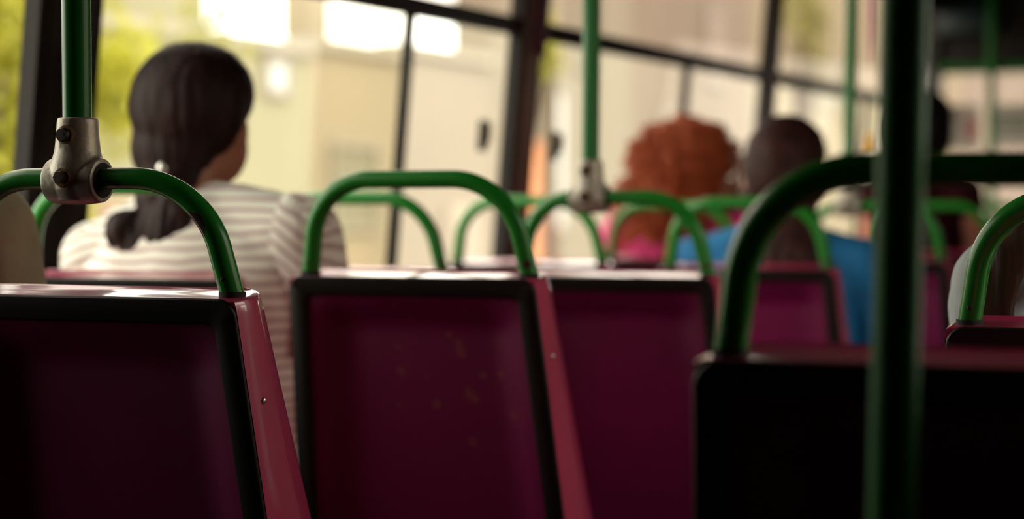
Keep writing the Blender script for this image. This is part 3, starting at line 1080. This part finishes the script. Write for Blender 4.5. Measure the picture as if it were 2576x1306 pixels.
# far passenger with black hair
DKR = mat('dark_maroon_cloth', (0.03, 0.003, 0.006), 0.9, spec=0.1, var=0.3, vscale=20, bump=0.3, bscale=60)
make_person('person with black hair and dark maroon top, far ahead by the thick pole', (-1.41, 6.30, 0), 1.40, SK2, DKR, JEANS, H_black, hair_short(1.05), seat_dz=-0.034, shoulder=0.125, sleeve_len=0.16)
# pale grey shirt at the right edge
GRY = mat('pale_grey_cotton', (0.42, 0.47, 0.47), 0.85, var=0.12, vscale=8, bump=0.4, bscale=90, vstretch=(1, 1, 0.15))
make_person('person in pale grey shirt with long brown hair, at the right edge', (-0.262, 2.535, 0), 1.27, SK2, GRY, JEANS, H_long, hair_long(0.20, -0.03, lock=True), seat_dz=-0.030, sleeve='long', shoulder=0.20)
# khaki jacket at the left edge
KHA = mat('khaki_canvas', (0.36, 0.31, 0.20), 0.85, var=0.15, vscale=10, bump=0.3, bscale=80)
make_person('person in khaki jacket, only a shoulder in view at the left edge', (-1.865, 2.16, 0), 1.34, SK3, KHA, JEANS, H_black, hair_short(), sleeve='long', shoulder=0.195)

# ------------------------------------------------------------------ small things at the front
BLUE_BOX = mat('dark_blue_plastic', (0.005, 0.016, 0.02), 0.5, var=0.2)
p = at(2430, 45, 9.55)
bm = box(nb(), -0.14, 0.14, -0.05, 0.05, -0.07, 0.07, 0.01)
root = thing('header_box', 'dark teal box fixed high on the header above the windscreen', 'box', (p.x, YF - 0.15, p.z))
obj('casing', bm, BLUE_BOX, root)
obj('cover_plate', box(nb(), -0.11, 0.11, -0.056, -0.049, -0.045, 0.045, 0.004), mat('teal_plate', (0.006, 0.03, 0.036), 0.5, var=0.1), root)
PAPER = mat('paper', (0.62, 0.55, 0.48), 0.9, var=0.04)
PINKP = mat('pink_print', (0.50, 0.22, 0.20), 0.9, var=0.1)
GRNP = mat('grey_green_print', (0.10, 0.15, 0.10), 0.9, var=0.1)
YELP = mat('yellow_print', (0.55, 0.40, 0.10), 0.9, var=0.1)
p = at(2440, 320, 9.9)
root = thing('paper_notice', 'pale paper notice with a reddish picture, left of the far thin pole on the windscreen', 'notice', (p.x, YF - 0.005, p.z))
obj('sheet', box(nb(), -0.10, 0.075, -0.002, 0.002, -0.11, 0.10), PAPER, root)
obj('picture', box(nb(), -0.0, 0.06, -0.004, -0.002, -0.07, 0.04), PINKP, root)
p = at(2555, 320, 9.9)
root = thing('paper_notice', 'paper notice with dark green lines, right of the far thin pole on the windscreen', 'notice', (p.x, YF - 0.005, p.z))
obj('sheet', box(nb(), -0.09, 0.12, -0.002, 0.002, -0.10, 0.10), PAPER, root)
bm = nb()
for zz in (0.045, 0.03, 0.005, -0.02, -0.05):
    box(bm, -0.045, 0.10, -0.004, -0.002, zz - 0.006, zz + 0.006)
obj('print', bm, GRNP, root)
obj('border', box(nb(), -0.09, -0.062, -0.004, -0.002, -0.08, 0.06), YELP, root)
# small pink curtain tied by the front side window
p = at(2197, 90, 8.75)
root = thing('curtain', 'narrow pink curtain hanging high beside the thick green pole', 'curtain', (p.x, p.y, p.z))
bm = nb()
n = 30
rings = []
for z, k in [(0.20, 1.0), (0.10, 1.0), (0.0, 0.9), (-0.06, 0.6), (-0.09, 0.35), (-0.12, 0.55)]:
    rings.append([(0.012 * k * math.cos(2 * math.pi * j / n) * (1 + 0.3 * math.cos(j * 1.9)), 0.05 * k * math.sin(2 * math.pi * j / n), z) for j in range(n)])
loft(bm, rings)
obj('cloth', bm, mat('pink_cloth', (0.75, 0.32, 0.52), 0.9, trans=0.4, var=0.1), root, 60)
obj('curtain_wire', tube(nb(), [(-0.003, -0.25, 0.20), (-0.003, 0.25, 0.20)], 0.004, 8), M_leg, root, 60)
p = at(2186, 368, 8.6)
root = thing('stop_button', 'small yellow stop button box on the far window mullion, left of the thick aisle pole', 'button', (XW + 0.055, 8.49, p.z))
obj('casing', box(nb(), -0.02, 0.02, -0.035, 0.035, -0.045, 0.045, 0.008), mat('yellow_plastic', (0.65, 0.33, 0.02), 0.4, var=0.1), root)
bm = nb()
tube(bm, [(0.018, 0, 0), (0.026, 0, 0)], 0.014, 16)
obj('push_button', bm, mat('red_button', (0.4, 0.02, 0.02), 0.4, var=0.1), root)

# ------------------------------------------------------------------ the street outside
ZR = -0.95
ROADM = mat('asphalt', (0.16, 0.15, 0.14), 0.9, var=0.25, vscale=3, bump=0.3, bscale=40)
PAVEM = mat('pavement', (0.42, 0.38, 0.32), 0.9, var=0.12, vscale=2)
sbox('road', -6.2, 9.0, -30, 75, ZR - 0.2, ZR, ROADM)
sbox('pavement', -60, -6.2, -30, 75, ZR - 0.2, ZR + 0.14, PAVEM)
sbox('pavement', 9.0, 14.0, -30, 75, ZR - 0.2, ZR + 0.14, PAVEM)


def street_building(label, y0, y1, h, color, x=-9.0, depth=5.0, wins=(), door=None, band=None, tone=0.06, gables=()):
    m = mat('render_%d_%d' % (int(y0 * 10), int(h * 10)), color, 0.9, var=tone, vscale=0.6, bump=0.1, bscale=20)
    root = thing('street_building', label, 'building', (x, (y0 + y1) / 2, ZR + 0.14), 0, 'pale buildings along the street')
    hy = (y1 - y0) / 2
    obj('wall', box(nb(), -depth, 0, -hy + 0.004, hy - 0.004, 0, h), m, root)
    obj('coping', box(nb(), -0.25, 0.06, -hy + 0.006, hy - 0.006, h, h + 0.10), mat('coping_stone', (0.34, 0.30, 0.24), 0.9, var=0.1), root)
    for (g0, g1, gh) in gables:
        c = (y0 + y1) / 2
        obj('gable', box(nb(), -0.30, -0.02, g0 - c, g1 - c, h + 0.1, gh, 0.02), m, root)
    for (wy, wz, ww, wh, sh) in wins:
        wy -= (y0 + y1) / 2
        wz -= ZR + 0.14
        f = nb()
        for a in (wy - ww / 2, wy + ww / 2 - 0.05):
            box(f, -0.02, 0.05, a, a + 0.05, wz - wh / 2, wz + wh / 2)
        for a in (wz - wh / 2, wz + wh / 2 - 0.05):
            box(f, -0.02, 0.05, wy - ww / 2 + 0.05, wy + ww / 2 - 0.05, a, a + 0.05)
        fr = obj('window', f, mat('window_surround', (0.3, 0.26, 0.21), 0.8, var=0.1), root)
        obj('shutter' if sh else 'pane', box(nb(), -0.015, 0.02, wy - ww / 2 + 0.05, wy + ww / 2 - 0.05, wz - wh / 2 + 0.05, wz + wh / 2 - 0.05),
            mat('shutter_%s' % sh, {'w': (0.56, 0.55, 0.54), 'g': (0.20, 0.18, 0.12), 'p': (0.26, 0.20, 0.16)}[sh], 0.7, var=0.05) if sh else mat('house_glass', (0.12, 0.12, 0.11), 0.1), fr)
    if door:
        dy, dw, dh, dc = door
        dy -= (y0 + y1) / 2
        d = obj('door', box(nb(), -0.02, 0.05, dy - dw / 2, dy + dw / 2, 0, dh), mat('door_%d' % int(dy * 100 + 900), dc, 0.6, var=0.1), root)
        bm = nb()
        ell(bm, (0.07, dy + dw * 0.38, 1.0), (0.03, 0.03, 0.03))
        obj('door_handle', bm, M_chrome, d, 180)
    if band:
        bz0, bz1, bc = band
        obj('band', box(nb(), -0.01, 0.03, -hy + 0.006, hy - 0.006, bz0, bz1), mat('band_%d' % int(y0 * 10), bc, 0.9, var=0.1), root)
    return root


street_building('low yellowish garden wall of a house beyond the green tree', 6.0, 13.0, 2.6, (0.34, 0.31, 0.10), wins=[(9.5, 0.9, 1.2, 1.0, 'g')])
street_building('low pale yellow house front under the bright sky beside the tree', 13.0, 16.2, 3.2, (0.28, 0.255, 0.16), gables=[(13.3, 14.55, 4.3)], wins=[(15.6, 2.18, 0.42, 0.34, 'w')], band=(0.9, 1.9, (0.40, 0.26, 0.19)))
street_building('low beige house front behind the overlapping window panes', 16.2, 17.95, 3.27, (0.30, 0.245, 0.165), gables=[(16.22, 16.62, 4.2)], wins=[(17.0, 1.25, 0.9, 0.8, 'g')])
street_building('low cream house front right of the thin window mullion', 17.95, 20.1, 3.35, (0.28, 0.235, 0.185), door=(19.3, 0.7, 1.9, (0.36, 0.30, 0.24)))
street_building('tall cream building right of the dark window pillar', 20.1, 24.3, 6.2, (0.235, 0.20, 0.15), depth=0.45, wins=[(21.95, 1.6, 0.35, 1.6, 'w'), (22.8, 3.2, 0.8, 1.1, 'g')], door=(21.1, 0.35, 2.6, (0.62, 0.22, 0.08)))
street_building('tall pinkish beige building behind the curly red hair', 24.3, 29.3, 6.6, (0.20, 0.155, 0.117), depth=0.7, wins=[(25.5, 1.6, 0.5, 1.4, 'p'), (27.6, 3.3, 0.9, 1.1, 'p')])
street_building('long grey beige building farthest along the street', 29.3, 44.0, 7.0, (0.25, 0.205, 0.135), depth=0.7, wins=[(30.9, 1.98, 1.45, 0.75, 'w'), (33.6, 3.1, 2.4, 0.8, 'g'), (35.2, 1.7, 1.2, 1.2, 'p')])
street_building('pale grey building facing the bus beyond the windscreen', -6.0, 6.0, 5.5, (0.27, 0.225, 0.19), x=0, depth=4)
cross = [o for o in COL.objects if o.get('label') == 'pale grey building facing the bus beyond the windscreen'][0]
cross.location = (-5.0, 52.0, ZR + 0.1)
cross.rotation_euler = (0, 0, math.radians(-90))
street_building('buff building across the street on the right side', -12.0, 10.0, 5.0, (0.45, 0.38, 0.30), x=0, depth=4, wins=[(0, 1.5, 1.4, 1.2, 'g')])
cross = [o for o in COL.objects if o.get('label') == 'buff building across the street on the right side'][0]
cross.location = (14.0, 6.0, ZR + 0.1)
cross.rotation_euler = (0, 0, math.radians(180))

LEAF = mat('sunlit_leaf', (0.40, 0.38, 0.035), 0.6, var=0.35, vscale=3, trans=0.45)
LEAF2 = mat('dry_leaf', (0.36, 0.34, 0.12), 0.6, var=0.35, vscale=3, trans=0.45)
BARK = mat('bark', (0.12, 0.085, 0.055), 0.9, var=0.3, vscale=20, bump=0.5, bscale=40)


def street_tree(label, x, y, zc, rad, nleaf, lm, seed, size=0.055):
    root = thing('street_tree', label, 'tree', (x, y, ZR + 0.14), 0, 'street trees beside the pavement')
    h = zc - ZR - 0.14
    rr = random.Random(seed)
    bm = nb()
    tube(bm, [(0, 0, 0), (0.04, 0.02, h * 0.4), (0, 0, h * 0.8), (0.02, 0, h + rad[2] * 0.4)], [0.09, 0.07, 0.05, 0.02], 10)
    for k in range(7):
        a = rr.uniform(0, 6.28)
        e = Vector((rad[0] * 0.7 * math.cos(a), rad[1] * 0.7 * math.sin(a), h + rr.uniform(-0.4, 0.5) * rad[2]))
        tube(bm, [(0, 0, h * 0.6), e * 0.5 + Vector((0, 0, h * 0.35)), e], [0.04, 0.025, 0.008], 7)
    obj('trunk', bm, BARK, root, 60)
    bm = nb()
    cl = [(Vector((rr.gauss(0, 0.45), rr.gauss(0, 0.45), rr.gauss(0, 0.45))), rr.uniform(0.18, 0.42)) for _ in range(46)]
    for i in range(nleaf):
        c, cr = rr.choice(cl)
        v = Vector((rr.gauss(0, 1), rr.gauss(0, 1), rr.gauss(0, 1))).normalized() * cr * rr.random() ** 0.4 + c
        p = Vector((v.x * rad[0], v.y * rad[1], v.z * rad[2] + h))
        a = Vector((rr.gauss(0, 1), rr.gauss(0, 1), rr.gauss(0, 1))).normalized()
        b = a.orthogonal().normalized()
        n_ = a.cross(b)
        s = size * rr.uniform(0.6, 1.3)
        q = [p - a * s, p + b * s * 0.42 + n_ * s * 0.12, p + a * s, p - b * s * 0.42 + n_ * s * 0.12]
        vs = [bm.verts.new(t) for t in q]
        bm.faces.new((vs[0], vs[1], vs[2]))
        bm.faces.new((vs[0], vs[2], vs[3]))
    o = obj('foliage', bm, lm, root, None)
    o['kind'] = 'stuff'
    return root


t = at(50, 250, 11.3)
street_tree('yellow green leafy tree seen at the left behind the pole', t.x, t.y, t.z, (0.62, 0.62, 1.1), 4600, LEAF, 1)
t = at(-90, 300, 7.9)
street_tree('bright green tree at the very left, left of the dark pillar', t.x, t.y, t.z, (0.4, 0.4, 0.9), 3000, LEAF, 5)
t = at(500, 190, 15.2)
street_tree('sparse dry tree beside the bright sky, above the ponytail head', t.x, t.y, t.z, (0.30, 0.30, 0.5), 900, LEAF2, 2)
t = at(1375, 120, 19.5)
street_tree('small yellow green tree just right of the dark window pillar', t.x, t.y, t.z, (0.16, 0.16, 0.35), 500, LEAF, 3)
t = at(2020, 60, 27.5)
street_tree('yellowish tree far along the street, right of the maroon pillar', t.x, t.y, t.z, (0.5, 0.6, 0.7), 1200, LEAF2, 4)
